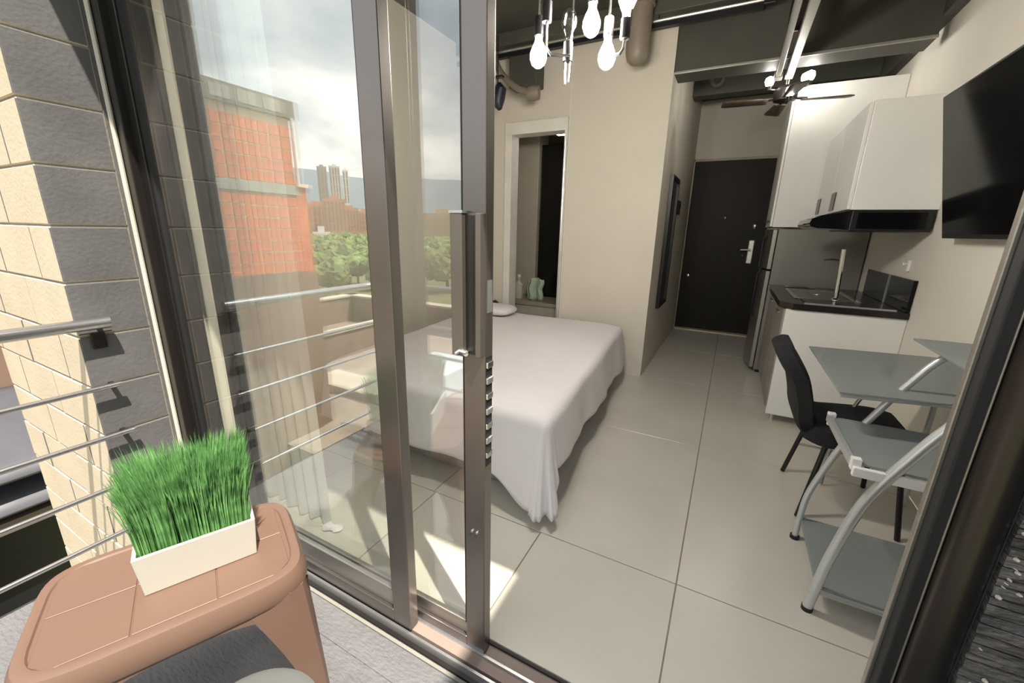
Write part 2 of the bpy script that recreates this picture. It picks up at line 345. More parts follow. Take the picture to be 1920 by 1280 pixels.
dB = sliding('door_4', 'inner sliding glass door with long pull handle, standing half open', -1.74, -.515, .842, .880, .075, .066, .082, (-1.1, .86, 0))
hp = MB(); hp.box(-.596, -.562, .812, .842, .99, 1.335).box(-.562, -.522, .832, .842, .99, 1.335).box(-.53, -.515, .818, .842, .99, 1.335)
hp = hp.build('pull_handle', mat('bronze_handle', (.20, .175, .155), .4, .7), dB, bev=.002)
MB().box(-.562, -.53, .826, .832, .995, 1.33).build('handle_recess', bronze_d, hp)
MB().box(-.598, -.56, .811, .843, 1.335, 1.341).build('handle_cap', alum, hp)
lk = MB().lathe([(0, 0), (.009, 0), (.009, .02), (0, .021)], (-.555, .832, 1.0), (0, -1, 0), 12); lk.tube([(-.555, .815, 1.0), (-.57, .81, 1.005), (-.582, .81, .995)], .006, 8); lk.build('latch_lever', chrome, hp, True)
MB().box(-.5155, -.5135, .85, .872, 1.10, 1.18).build('latch_plate', alum, dB)
for k in range(7): MB().box(-.516, -.509, .846, .874, .955-.043*k, .972-.043*k).build('strike_tooth', alum if k % 2 else chrome, dB, bev=.002)
MB().box(-.5165, -.5145, .845, .876, .67, .985).build('strike_plate', rubber, dB)
MB().lathe([(0, 0), (.004, 0), (.004, .004)], (-.54, .842, .45), (0, -1, 0), 8).build('screw', alum, dB); MB().lathe([(0, 0), (.004, 0), (.004, .004)], (-.556, .842, .45), (0, -1, 0), 8).build('screw', alum, dB)

# block wall left of the doors (cream face outwards, grey reveal)
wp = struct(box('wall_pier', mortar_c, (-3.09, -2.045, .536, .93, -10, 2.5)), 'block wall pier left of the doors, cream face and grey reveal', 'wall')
cz = .195
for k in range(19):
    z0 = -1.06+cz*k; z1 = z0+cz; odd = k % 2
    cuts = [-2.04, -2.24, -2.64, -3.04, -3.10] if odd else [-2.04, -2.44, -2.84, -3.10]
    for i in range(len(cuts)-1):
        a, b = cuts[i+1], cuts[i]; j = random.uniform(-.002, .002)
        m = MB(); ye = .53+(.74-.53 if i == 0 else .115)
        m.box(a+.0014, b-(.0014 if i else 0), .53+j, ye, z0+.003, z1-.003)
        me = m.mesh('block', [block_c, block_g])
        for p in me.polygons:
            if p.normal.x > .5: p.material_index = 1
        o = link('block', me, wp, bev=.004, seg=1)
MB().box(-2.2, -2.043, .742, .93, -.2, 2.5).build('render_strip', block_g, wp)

# stone clad wall right of the doors
wr = struct(box('wall_stone', stone_b, (.442, 1.6, .84, 1.0, -.2, 2.5)), 'grey rough ledgestone wall right of the sliding doors', 'wall')
z = .0; n = 0; rest = MB()
while z < 2.47:
    h = random.choice((.014, .018, .022)); x = .443
    while x < 1.0:
        L = random.uniform(.07, .26); d = random.uniform(.008, .013)
        m = MB(); x1 = min(x+L, 1.0); q = lambda: random.uniform(-.003, .003)
        nx = 4
        def F(u, w, x=x, x1=x1, z=z, h=h, d=d): return (x+.001+(x1-x-.002)*u, .838-d-random.uniform(-.0025, .0025)*(1 if .05 < u < .95 else .5), z+.0015+(h-.003)*w)
        m.grid(F, 4, 3); vs_ = list(m.v)
        ring = [0, 1, 2, 3, 7, 11, 10, 9, 8, 4]; nb = len(m.v)
        m.v += [(m.v[i][0], .845, m.v[i][2]) for i in ring]
        for k in range(len(ring)): m.f.append((ring[k], ring[(k+1) % 10], nb+(k+1) % 10, nb+k)); m.m.append(0)
        if n < 295: m.build('stone', stone_m, wr)
        else: rest.add(m.v, m.f)
        x = x1; n += 1
    z += h
rest.build('stones', stone_m, wr)['kind'] = 'stuff'

for k in range(26):
    x = .446+abs(random.gauss(0, .018)); zz = random.choice((.45, .62, .78, .86, 1.02))+random.gauss(0, .025); r = random.uniform(.0012, .0042)
    MB().lathe([(0, 0), (r, .001), (r*.7, .006), (0, .008)], (x, .828, zz), (.2, -1, .2), 7).build('plaster_splash', silicone, wr)

# balcony
bf = struct(box('balcony_floor', deck_m, (-2.06, .95, -.36, .765, -.22, -.03)), 'rough grey slate balcony floor in front of the doors', 'floor')
MB().box(-2.04, .43, .750, .760, -.031, -.024).build('edge_strip', mat('pale_edge_strip', (.25, .235, .21), .7), bf)
MB().box(-2.04, .43, .655, .748, -.031, -.0265).build('border_board', deck_m, bf)
struct(box('wall_unseen_side', block_g, (.95, 1.1, -.9, .83, -10, 3.36)), 'unseen grey partition wall at the right end of the balcony, bounding the sun patch', 'wall')  # out of view; placed and sized so its shadow bounds the indoor sun patch
rl = thing('balcony_railing', 'stainless balcony railing with a thick top rail and thin bars', 'railing', (-2.0, -.3, -.03))
def railpath(z, ye, x=-2.0, yc=-.27, rad=.07):
    P = [(x, ye, z), (x, yc+rad, z)]+[tuple(p) for p in arc((x, yc+rad, z), (x, yc, z), (x+rad, yc, z), 6)][1:]+[(.95, yc, z)]
    return P
MB().tube(railpath(.94, .61), .021, 14).build('top_rail', rail_m, rl, True)
for z, ye in ((.70, .60), (.505, .61), (.30, .56), (.10, .55)): MB().tube(railpath(z, ye), .0095, 10).build('bar', rail_m, rl, True)
for x in (-.35, .6): MB().box(x-.012, x+.012, -.30, -.245, -.03, .93).build('post', rail_m, rl, bev=.003)
for z in (.94, .70, .505, .30, .10): MB().box(-2.041, -2.0, .575, .59, z-.006, z+.006).build('wall_bracket', bronze_d, rl, bev=.002)
MB().box(-2.04, -2.03, .56, .60, .84, .90).build('wall_plate', bronze_d, rl, bev=.002)

# ================================================================== BEDROOM SIDE
bd = thing('bed', 'double bed with grey base under a white bedspread', 'bed', (-1.4, 2.6, 0))
MB().box(-2.15, -.90, 1.66, 3.66, .0, .17).build('base', base_m, bd, bev=.02, seg=3)
MB().prism([(-2.15, 1.61), (-.67, 1.61), (-.84, 3.66), (-2.15, 3.66)], .17, .472).build('mattress', sheet2, bd, bev=.05, seg=4)
YE, ZT = 1.60, .495; OX, OY = .29, .35
def cloth(u, v):
    s = u*(1.45+OX)-OX; a = -s/OX if s < 0 else 0; x_in = s if s > 0 else 0
    s2 = v*(2.02+OY)-OY; b = -s2/OY if s2 < 0 else 0; y_in = s2 if s2 > 0 else 0
    XE = -.655-.082*y_in; R = .05
    def hang(r):            # rounded edge then near vertical fall with a small flare
        q = PI/2*R
        if r < q: t = r/R; return R*math.sin(t), R*(1-math.cos(t))
        return R+(r-q)*.15, R+(r-q)*.985
    bow = .003*math.sin(6*x_in)+.003*math.sin(5*y_in+1)
    if a == 0 and b == 0: return (XE-x_in, YE+y_in, ZT+bow-.010*max(0, 1-min(x_in, y_in)/.10))
    if b == 0:
        L = OX+.045*y_in; o, d = hang(a*L); w = a*(.012*math.sin(y_in*8+.6*math.sin(y_in*3))+.005*math.sin(y_in*19))*min(1, y_in*5)
        return (XE+o+w, YE+y_in, ZT-.010-d)
    if a == 0:
        bump = math.exp(-(x_in/.15)**2); L = OY+.11*bump; o, d = hang(b*L); d = min(d, .478); o *= 1+.35*bump*b; w = b*(1-bump)*(.010*math.sin(x_in*9+1)+.004*math.sin(x_in*21))*min(1, x_in*5)
        return (XE-x_in, YE-o-w, ZT-.010-d)
    th = math.atan2(b, a); k = math.sin(2*th); m = max(a, b)
    q_ = min(1, th/math.radians(38)); q_ = q_*q_*(3-2*q_); L = OX+(OY-OX)*th/(PI/2)+.11*q_+.03*k; r = m*L; o, d = hang(r)
    fold = m*m*k*(.026*math.sin(th*11+.4)+.011*math.sin(th*23+2)+.005*math.sin(th*41))
    o2 = o*(1+.35*q_*m+.2*k*m)+fold; d = min(d, .478)
    return (XE+o2*math.cos(th)*.9, YE-o2*math.sin(th)*1.15, ZT-.010-d)
NU, NV = 120, 150
c = MB().grid(cloth, NU, NV).build('bedspread', sheet_m, None, True)
tag(c, 'white cotton bedspread hanging over the foot corner of the bed', 'bedspread')
c.modifiers.new('thick', 'SOLIDIFY').thickness = .006
c.data.set_sharp_from_angle(angle=math.radians(180))
pl = MB()
def pf(u, w):
    a = u*2*PI; bb = (w-.5)*PI; sg = lambda q, p: math.copysign(abs(q)**p, q)
    return (-1.98+.20*sg(math.cos(bb), .5)*sg(math.cos(a), .5), 3.42+.15*sg(math.cos(bb), .5)*sg(math.sin(a), .5), .548+.045*math.sin(bb))
pl.grid(pf, 28, 14); tag(pl.build('pillow', sheet_m, None, True), 'flat white pillow at the far left head of the bed', 'pillow')

cu = thing('sheer_curtain', 'white sheer curtain hanging inside the outer glass door', 'curtain', (-1.65, .97, 0))
def cf(x0, x1, y, amp, k, drift=0):
    def f(u, w):
        s = u*k; spread = 1-.12*w*0
        return (x0+(x1-x0)*u+.012*math.sin(s*2.1)+drift*(1-w)*(u-.2), y+amp*math.sin(s*2*PI)*(1-.35*w)+.015*math.sin(s*1.3)+.03*(1-w)*math.sin(u*3), .008+2.43*w)
    return f
MB().grid(cf(-1.90, -1.50, .99, .028, 6, .10), 90, 24).build('panel', sheer_m, cu, True)
MB().tube([(XL, 1.0, 2.46), (.9, 1.0, 2.46)], .012, 8).build('rod', alum, cu, True)
MB().grid(lambda u, w: (-1.47+.10*u+.02*math.sin(3*w), .97+.05*w+.01*math.sin(u*9), .006+.02*math.sin(PI*u)*math.sin(PI*w)), 10, 8).build('trailing_hem', sheet_m, cu, True)
c2 = thing('side_curtain', 'cream curtain gathered beside the left door jamb', 'curtain', (-2.05, .97, 0))
MB().grid(cf(-2.24, -2.02, .97, .03, 5), 60, 20).build('panel', mat('cream_curtain', (.72, .68, .56), .9), c2, True)

sp = thing('hanging_spotlight', 'dark navy spotlight hanging by the bedroom wall near the ceiling', 'spotlight', (-1.92, 3.3, 2.3))
MB().tube([(-1.91, 3.3, 2.8), (-1.91, 3.3, 2.44)], .005, 6).build('cord', black_p, sp)
MB().tube([(-1.90, 3.3, 2.46), (-1.885, 3.3, 2.42), (-1.90, 3.3, 2.36), (-1.905, 3.3, 2.31), (-1.885, 3.3, 2.27)], [.02, .05, .055, .05, .02], 14).build('head', navy, sp, True)
MB().box(-1.95, -1.86, 3.28, 3.32, 2.50, 2.515).build('bracket', black_p, sp)
wl = thing('bedside_lamp', 'small black wall lamp low beside the bathroom doorway', 'lamp', (-2.17, 3.74, .5))
MB().lathe([(.02, 0), (.05, .02), (.035, .10), (.0, .12)], (-2.16, 3.69, .47), (.25, 0, 1), 16).build('shade', black_p, wl, True); MB().box(-2.2, -2.14, 3.735, 3.76, .48, .56).build('wall_plate', black_p, wl)
p1 = thing('drain_pipe', 'thick taupe drain pipe stub with rounded end under the ceiling ledge', 'pipe', (-.81, 3.4, 2.6))
MB().lathe([(0, 0), (.045, .006), (.07, .03), (.083, .08), (.083, .44)], (-.805, 3.38, 2.465), (0, 0, 1), 24).build('stub', taupe, p1, True)
MB().lathe([(.095, 0), (.095, .05)], (-.805, 3.38, 2.82), (0, 0, 1), 24).build('collar', taupe, p1, True)
p2 = thing('drain_elbow', 'thin brown slanting pipe with round end beside the spotlight', 'pipe', (-1.7, 3.4, 2.45))
MB().tube(spline([(-2.05, 3.45, 2.75), (-1.95, 3.42, 2.58), (-1.78, 3.4, 2.44), (-1.64, 3.4, 2.39)]), .028, 12).build('pipe', taupe, p2, True)
MB().lathe([(0, -.05), (.05, -.045), (.06, 0), (.05, .045), (0, .05)], (-1.625, 3.4, 2.385), (1, .2, 0), 18).build('end_cap', taupe, p2, True)
p3 = thing('ceiling_bracket', 'dark square bracket box under the ceiling beside the slanting pipe', 'bracket', (-1.8, 3.62, 2.7))
MB().box(-1.95, -1.68, 3.56, 3.72, 2.5, 2.8).build('box', beam_m, p3, bev=.01); MB().box(-1.99, -1.64, 3.54, 3.74, 2.76, 2.8).build('flange', beam_m, p3)

# chandelier
ch = thing('chandelier', 'chrome branch chandelier with black sockets and lit bulbs above the bed foot', 'chandelier', (-.62, 1.66, 2.9))
MB().lathe([(.06, 0), (.06, .02), (.02, .04)], (-.62, 1.66, 2.9), (0, 0, -1)).build('canopy', black_p, ch, True)
MB().tube([(-.62, 1.66, 2.88), (-.62, 1.66, 2.2)], .008, 10).build('stem', chrome, ch, True)
BP = [(0, .0), (.012, .002), (.024, .012), (.0315, .032), (.031, .05), (.022, .072), (.014, .088), (.0135, .1)]
def lamp(x, y, z, up, lit=True, glass=None):
    s = 1 if up else -1
    so = MB().lathe([(.017, 0), (.018, .005), (.018, .062), (.012, .068)], (x, y, z-s*.068), (0, 0, s), 16).build('socket', black_p, ch, True)
    MB().lathe([(r, .1-hh) for r, hh in BP[::-1]], (x, y, z), (0, 0, s), 20).build('bulb', glass or bulb_m, so, True)
J = {}
def rod(pts, r=.0055): MB().tube(pts, r, 8).build('arm', chrome, ch, True)
lamp(-.76, 1.62, 2.0, False); rod([(-.76, 1.62, 2.068), (-.76, 1.62, 2.21), (-.62, 1.66, 2.21)])
lamp(-.57, 1.66, 2.085, False); rod([(-.57, 1.66, 2.153), (-.57, 1.66, 2.24), (-.62, 1.66, 2.24)])
lamp(-.52, 1.71, 1.99, False); rod([(-.52, 1.71, 2.058), (-.52, 1.71, 2.2), (-.62, 1.66, 2.2)])
lamp(-.45, 1.68, 2.035, True); rod([(-.45, 1.68, 1.968), (-.452, 1.68, 1.94), (-.465, 1.685, 1.925), (-.50, 1.70, 1.925)]); rod([(-.435, 1.68, 2.0), (-.435, 1.68, 2.22), (-.62, 1.66, 2.22)])
lamp(-.712, 1.58, 2.095, True, glass=bulb_off); rod([(-.712, 1.58, 2.027), (-.712, 1.58, 1.95), (-.70, 1.60, 1.93), (-.64, 1.64, 1.93)]); rod([(-.725, 1.58, 2.05), (-.725, 1.58, 2.22), (-.62, 1.66, 2.22)])
clear = glassy('clear_bulb_glass', (.92, .92, .9), .08)
lamp(-.652, 1.65, 1.985, True, glass=clear); rod([(-.658, 1.65, 1.917), (-.658, 1.65, 1.84), (-.648, 1.655, 1.85), (-.643, 1.655, 1.99), (-.643, 1.66, 2.2)], .004)

# ================================================================== CEILING FAN
fn = thing('ceiling_fan', 'dark ceiling fan with lit bulbs in front of the entrance door', 'fan', (.2, 4.6, 2.9))
FX, FY = .21, 4.6
MB().lathe([(.07, 0), (.07, .03), (.02, .06)], (FX, FY, 3.052), (0, 0, -1)).build('canopy', bronze_d, fn, True)
MB().tube([(FX, FY, 3.03), (FX, FY, 2.55)], .013, 10).build('downrod', bronze_d, fn, True)
MB().lathe([(.03, 0), (.085, .015), (.095, .05), (.09, .10), (.05, .13), (.02, .135)], (FX, FY, 2.415), (0, 0, 1), 24).build('motor', bronze_d, fn, True)
for a in (8, 98, 188, 278):
    th = math.radians(a); c, s_ = math.cos(th), math.sin(th)
    def bf_(u, w, c=c, s_=s_):
        r = .13+.36*u; hw = (.045+.022*u)*(1 if u < .93 else .75); q = (w-.5)*2*hw
        return (FX+c*r-s_*q, FY+s_*r+c*q, 2.435+.015*(w-.5))
    b = MB().grid(bf_, 12, 4).build('blade', blade_m, fn, True); b.modifiers.new('thick', 'SOLIDIFY').thickness = .008
    MB().tube([(FX+c*.07, FY+s_*.07, 2.45), (FX+c*.17, FY+s_*.17, 2.438)], .012, 6).build('blade_iron', bronze_d, fn)
for (x, y, z) in ((.075, 4.55, 2.565), (.36, 4.52, 2.565), (.345, 4.68, 2.60), (.235, 4.42, 2.44)):
    arm = MB().tube(spline([(FX, FY, 2.5), ((FX+x)/2, (FY+y)/2, z-.05), (x, y, z-.045)], 5), .008, 8).build('light_arm', bronze_d, fn, True)
    so = MB().lathe([(.02, 0), (.024, .03)], (x, y, z-.055), (0, 0, 1), 14).build('socket', bronze_d, arm, True)
    MB().lathe([(.012, 0), (.03, .02), (.036, .045), (.03, .07), (0, .085)], (x, y, z-.028), (0, 0, 1), 16).build('bulb', bulb_f, arm, True)
fn.scale = (.913,)*3; fn.location = (.2*.913, 4.6*.913, 1.3+.913*(2.9-1.3))   # hung clear of the cupboard
cd = thing('ceiling_duct', 'pair of grey cable ducts running along the ceiling to the fan', 'duct', (.22, 3.8, 2.62))
MB().box(.165, .215, 1.9, 4.10, 2.452, 2.488).build('duct', steel_e, cd, bev=.004)
MB().box(.10, .135, 1.9, 4.05, 2.455, 2.488).build('duct', steel_e, cd, bev=.004)
for y in (2.2, 3.3): MB().box(.10, .215, y, y+.02, 2.488, 2.9).build('hanger', bronze_d, cd)
MB().box(.09, .145, 4.0, 4.08, 2.445, 2.49).build('junction_box', steel_e, cd, bev=.004)
ub = thing('ceiling_pipe', 'faint dark U-shaped pipe under the ceiling beyond the cross beam', 'pipe', (-.35, 4.9, 2.7))
MB().tube(spline([(-.42, 4.9, 2.9), (-.42, 4.9, 2.75), (-.37, 4.9, 2.70), (-.32, 4.9, 2.75), (-.32, 4.9, 2.9)], 5), .022, 10).build('bend', beam_m, ub, True); MB().lathe([(.03, 0), (.03, .02)], (-.42, 4.9, 2.87)).build('collar', beam_m, ub, True)

# corridor wall things
mi = thing('wall_mirror', 'tall narrow black framed mirror on the corridor wall', 'mirror', (-.6, 4.4, .6))
f = MB(); f.box(-.6, -.565, 4.2, 4.235, .58, 1.82).box(-.6, -.565, 4.64, 4.675, .58, 1.82).box(-.6, -.565, 4.235, 4.64, .58, .615).box(-.6, -.565, 4.235, 4.64, 1.785, 1.82)
f.build('frame', black_p, mi, bev=.003); MB().box(-.6, -.578, 4.235, 4.64, .615, 1.785).build('glass', mirror_m, mi)
sw = thing('intercom', 'small dark intercom panel beside the narrow mirror', 'intercom', (-.6, 5.0, 1.5)); MB().box(-.6, -.575, 4.90, 5.05, 1.50, 1.64).build('housing', bronze_d, sw, bev=.004); MB().box(-.576, -.571, 4.93, 5.02, 1.57, 1.62).build('screen', black_g, sw)

# ================================================================== KITCHEN
fg = thing('refrigerator', 'stainless two door refrigerator between kitchen counter and entrance door', 'refrigerator', (.65, 4.8, 0))
MB().box(.34, .99, 4.48, 5.12, .03, 1.36).build('body', steel_s, fg, bev=.006)
for z0, z1 in ((.05, .985), (1.0, 1.355)):
    P = [(.335, 4.475), (.30, 4.475)]+[(.30-.045*math.sin(PI*i/10), 4.475+.655*i/10) for i in range(1, 10)]+[(.30, 5.13), (.335, 5.13)]
    d = MB().prism(P, z0, z1).build('door', steel, fg, bev=.006)
    MB().tube([(.262, 4.53, max(z0, .55)), (.24, 4.53, max(z0, .55)+.03), (.24, 4.53, min(z1, 1.30)-.03), (.262, 4.53, min(z1, 1.30))], .012, 8).build('handle', black_p, d, True)
for x, y in ((.38, 4.52), (.95, 4.52), (.38, 5.08), (.95, 5.08)): MB().tube([(x, y, 0), (x, y, .04)], .02, 8).build('foot', rubber, fg)
tc_ = thing('tall_cabinet', 'white cupboard mounted above the refrigerator up to the beam', 'cabinet', (.65, 4.8, 1.38))
MB().box(.285, XR-.002, 4.48, 5.15, 1.375, 2.5).build('body', white_l, tc_, bev=.003)
for y0, y1 in ((4.49, 4.81), (4.82, 5.14)):
    d = MB().box(.265, .283, y0, y1, 1.38, 2.49).build('door', white_l, tc_, bev=.002); MB().box(.252, .265, (y0+y1)/2-.05, (y0+y1)/2+.05, 1.42, 1.435).build('handle', black_p, d)
bc = thing('base_cabinet', 'white kitchen base cabinet under black countertop on slim metal feet', 'cabinet', (.69, 3.8, 0))
MB().box(.385, .998, 3.29, 4.46, .10, .825).build('body', white_l, bc, bev=.002)
MB().box(.375, .998, 3.272, 3.29, .06, .825).build('end_panel', white_l, bc, bev=.002)
for i in range(2):
    y0 = 3.295+.585*i; d = MB().box(.366, .384, y0, y0+.578, .105, .82).build('door', wood_g, bc, bev=.002); MB().box(.352, .366, y0+.2, y0+.36, .76, .772).build('handle', steel, d)
for x, y in ((.42, 3.31), (.95, 3.31), (.42, 4.42), (.95, 4.42)): MB().tube([(x, y, 0), (x, y, .10)], .014, 10).build('foot', alum, bc, True)
ct = MB().prism([(.405, 3.255), (.998, 3.255), (.998, 4.46), (.335, 4.46), (.335, 3.36)], .826, .866).build('countertop', mat('black_worktop', (.012, .010, .009), .22), None, bev=.004)
tag(ct, 'black kitchen countertop on the white base cabinet', 'countertop')
sk = thing('sink', 'stainless sink set into the black countertop', 'sink', (.66, 3.95, .866))
f = MB(); f.box(.44, .47, 3.55, 4.2, .8665, .872).box(.80, .83, 3.55, 4.2, .8665, .872).box(.47, .80, 3.55, 3.58, .8665, .872).box(.47, .80, 4.17, 4.2, .8665, .872); f.build('rim', chrome, sk, bev=.002)
MB().box(.47, .80, 3.58, 4.17, .8662, .868).build('basin', steel, sk); MB().lathe([(.03, 0), (.03, .004), (.02, .005)], (.63, 3.9, .868)).build('drain', chrome, sk, True)
fc = thing('faucet', 'tall chrome kitchen faucet on the black countertop', 'faucet', (.69, 3.6, .866))
MB().lathe([(.028, 0), (.028, .01), (.018, .02)], (.69, 3.60, .866)).build('base', chrome, fc, True)
MB().tube([(.69, 3.6, .87), (.672, 3.6, 1.22)], .0145, 12).build('column', chrome, fc, True)
MB().tube([(.68, 3.6, 1.145), (.62, 3.61, 1.15), (.578, 3.62, 1.142)], [.007, .006, .005], 8).build('spout', chrome, fc, True)
bs = thing('glass_backsplash', 'black glass splash panel standing along the wall behind the sink', 'backsplash', (.97, 3.8, .866))
for y0, y1 in ((3.27, 3.70), (3.715, 4.25)): MB().box(.978, .998, y0, y1, .867, 1.06).build('panel', black_g, bs, bev=.002)
MB().box(.973, .998, 3.70, 3.715, .867, 1.06).build('divider', alum, bs)
ck = thing('cooktop', 'flat black glass cooktop at the near end of the countertop', 'cooktop', (.72, 3.4, .866))
MB().box(.48, .93, 3.29, 3.52, .867, .874).build('glass', black_g, ck, bev=.002); MB().lathe([(.07, 0), (.07, .0008)], (.72, 3.4, .8742)).build('burner_ring', mat('burner_grey', (.05, .05, .05), .3), ck)
MB().box(.47, .94, 3.277, 3.288, .867, .876).build('trim', alum, ck)
for i, (y, lab) in enumerate(((4.28, 'metal spoon lying at the far end of the countertop'), (4.34, 'second metal utensil lying behind the spoon near the refrigerator'))):
    u = thing('utensil', lab, 'utensil', (.5, y, .867), 'utensils on the countertop'); MB().tube([(.45, y, .872), (.62, y-.02, .874)], [.006, .004], 8).build('handle', chrome, u, True); MB().lathe([(0, 0), (.02, .003), (.022, .008)], (.64, y-.02, .868)).build('bowl', chrome, u, True)
wc = thing('wall_cabinet', 'white wall cupboard above the black range hood', 'cabinet', (.8, 3.8, 1.46))
MB().box(.60, XR, 3.27, 4.46, 1.462, 2.06).build('body', white_l, wc, bev=.003)
for i in range(2):
    y0 = 3.275+.593*i; d = MB().box(.580, .599, y0, y0+.588, 1.465, 2.055).build('door', white_l, wc, bev=.002)
    MB().box(.574, .58, y0+.42, y0+.56, 1.48, 1.60).build('handle_recess', bronze_d, d)
rh = thing('range_hood', 'black range hood with curved front visor below the white cupboard', 'range hood', (.72, 3.5, 1.34))
MB().box(.61, .985, 3.262, 3.86, 1.338, 1.458).build('body', black_p, rh, bev=.004)
MB().box(.64, .955, 3.257, 3.262, 1.352, 1.445).build('side_panel', black_g, rh, bev=.001)
P = [(.615, 1.345), (.45, 1.352), (.415, 1.362), (.405, 1.38), (.415, 1.41), (.46, 1.43), (.54, 1.445), (.615, 1.452)]
MB().prism([(a, b) for a, b in P], 3.268, 3.855, axis='y').build('visor', black_g, rh, True, bev=.004)
hk = thing('wall_hook', 'tiny white hook on the wall above the splash panel', 'hook', (.99, 3.5, 1.15)); MB().box(.985, 1.0, 3.46, 3.49, 1.10, 1.17).build('plate', white_l, hk, bev=.004); MB().tube([(.985, 3.475, 1.15), (.965, 3.475, 1.14), (.965, 3.475, 1.155)], .004, 6).build('peg', white_l, hk)

# ================================================================== TELEVISION, DESK, CHAIR
tv = thing('television', 'large black flat television tilted down on the right wall', 'television', (.95, 2.4, 1.6))
ZB, ZTv = 1.305, 1.96; xb, xt = .93, .79; ys, ye = 1.80, 2.915
def tvp(y, w, off): # w 0..1 up the panel, off = distance behind the screen
    L = math.hypot(xt-xb, ZTv-ZB); nx, nz_ = (ZTv-ZB)/L, (xb-xt)/L
    return (xb+(xt-xb)*w+nx*off, y, ZB+(ZTv-ZB)*w+nz_*off)
def slab(y0, y1, w0, w1, o0, o1):
    m = MB(); vs_ = [tvp(y, w, o) for o in (o0, o1) for w in (w0, w1) for y in (y0, y1)]
    return m.add(vs_, [(0, 2, 3, 1), (4, 5, 7, 6), (0, 1, 5, 4), (2, 6, 7, 3), (0, 4, 6, 2), (1, 3, 7, 5)])
slab(ys, ye, 0, 1, 0, .035).build('bezel', black_p, tv, bev=.003)
slab(ys+.012, ye-.012, .03, .985, -.002, .001).build('screen', mat('matt_screen', (.004, .004, .005), .12, spec=.18), tv)
slab(ys+.3, ye-.3, .2, .7, .035, .06).build('back_housing', black_p, tv, bev=.006)
MB().box(.90, XR, 2.25, 2.45, 1.52, 1.78).build('wall_mount', black_p, tv)

dk = thing('computer_desk', 'silver tube desk with smoked glass shelves under the television', 'desk', (.7, 2.0, 0))
YA, YB = 1.545, 1.955
def shelf(name, poly, z): return MB().prism(poly, z-.004, z+.004).build(name, desk_g, dk, bev=.0015)
shelf('desk_top', [(.42, 1.80), (.74, 1.86), (.80, 1.92), (.985, 2.02), (.985, 2.62), (.42, 2.52)], .75)
shelf('monitor_shelf', [(.66, 1.60), (.985, 1.60), (.985, 2.07), (.66, 2.06)], .93)
shelf('printer_shelf', [(.44, 1.56), (.985, 1.56), (.985, 1.955), (.445, 1.955)], .595)
shelf('lower_shelf', [(.43, 1.55), (.985, 1.55), (.985, 1.97), (.43, 1.97)], .10)
sideA = spline([(.42, YA, .012), (.432, YA, .13), (.447, YA, .254), (.49, YA, .47), (.56, YA, .64), (.645, YA, .80), (.75, YA, .915), (.9, YA, .93)], 6)
MB().tube(sideA, .0165, 12).build('frame_tube', silver, dk, True)
sideB = spline([(.425, YB, .012), (.428, YB, .12), (.44, YB, .25), (.505, YB, .478), (.564, YB, .606), (.645, YB, .768), (.74, YB, .905), (.9, YB, .925)], 6)
MB().tube(sideB, .0125, 12).build('frame_tube', silver, dk, True)
for y in (YA, YB):
    MB().tube([(.94, y, .93), (.94, y, .0)], .0125, 10).build('rear_post', silver, dk, True)
    MB().tube([(.432, y, .088), (.94, y, .088)], .009, 8).build('shelf_rail', silver, dk, True)
    MB().box(.44, .94, y-.009, y+.009, .560, .592).build('shelf_rail', white_l, dk, bev=.003)
MB().tube([(.43, 1.83, .735), (.95, 1.95, .735)], .011, 8).build('shelf_rail', silver, dk, True)
MB().box(.432, .446, 1.57, 1.945, .585, .61).build('front_rail', silver, dk, True)
MB().box(.436, .462, 1.94, 1.965, .575, .615).build('clamp', white_l, dk, bev=.002); MB().box(.436, .462, 1.55, 1.575, .575, .615).build('clamp', white_l, dk, bev=.002)
MB().tube(spline([(.60, 2.50, .012), (.61, 2.50, .3), (.70, 2.50, .6), (.80, 2.50, .74)], 5), .009, 8).build('far_leg', steel, dk, True)
MB().tube([(.94, 2.50, .75), (.94, 2.50, 0)], .0125, 10).build('rear_post', silver, dk, True)
for (x, y) in ((.42, YA), (.425, YB)): MB().lathe([(.018, 0), (.018, .016)], (x, y, 0)).build('foot_cap', rubber, dk, True)

chs = thing('desk_chair', 'black upholstered chair with thin black legs at the desk', 'chair', (.62, 2.36, 0))
def loftx(prof, y0, y1, th, name, edge=.03):
    # prof: centreline points (x,z); th: half thickness; extruded over y with rounded ends
    P = spline([(a, 0, b) for a, b in prof], 6); n = len(P); up = []; lo = []
    for i, p in enumerate(P):
        d = (P[min(i+1, n-1)]-P[max(i-1, 0)]).normalized(); nn = Vector((-d.z, 0, d.x)); tt = th*(1 if 0 < i < n-1 else .55)
        up.append((p+nn*tt)); lo.append((p-nn*tt))
    ring = up+lo[::-1]; m = MB(); k = len(ring); rows = 9; vs_ = []; c = sum(ring, Vector())/k
    for j in range(rows):
        w = j/(rows-1); yy = y0+(y1-y0)*w; 
        for i, p in enumerate(ring):
            fr = i if i < n else 2*n-1-i; t_ = fr/(n-1)
            pin = edge*(abs(2*t_-1)**4); y2 = yy+(pin if w < .5 else -pin)*abs(2*w-1)
            mid = (up[fr]+lo[fr])/2; s_ = 1-.35*abs(2*w-1)**8; q = mid+(p-mid)*s_; vs_.append((q.x, y2, q.z))
    fs = [(j*k+i, j*k+(i+1) % k, (j+1)*k+(i+1) % k, (j+1)*k+i) for j in range(rows-1) for i in range(k)]
    fs += [(i, i+1, k-2-i, k-1-i) for i in range(n-1)]+[((rows-1)*k+i, (rows-1)*k+i+1, (rows-1)*k+k-2-i, (rows-1)*k+k-1-i) for i in range(n-1)]
    m.add(vs_, fs); return m.build(name, black_f, chs, True)
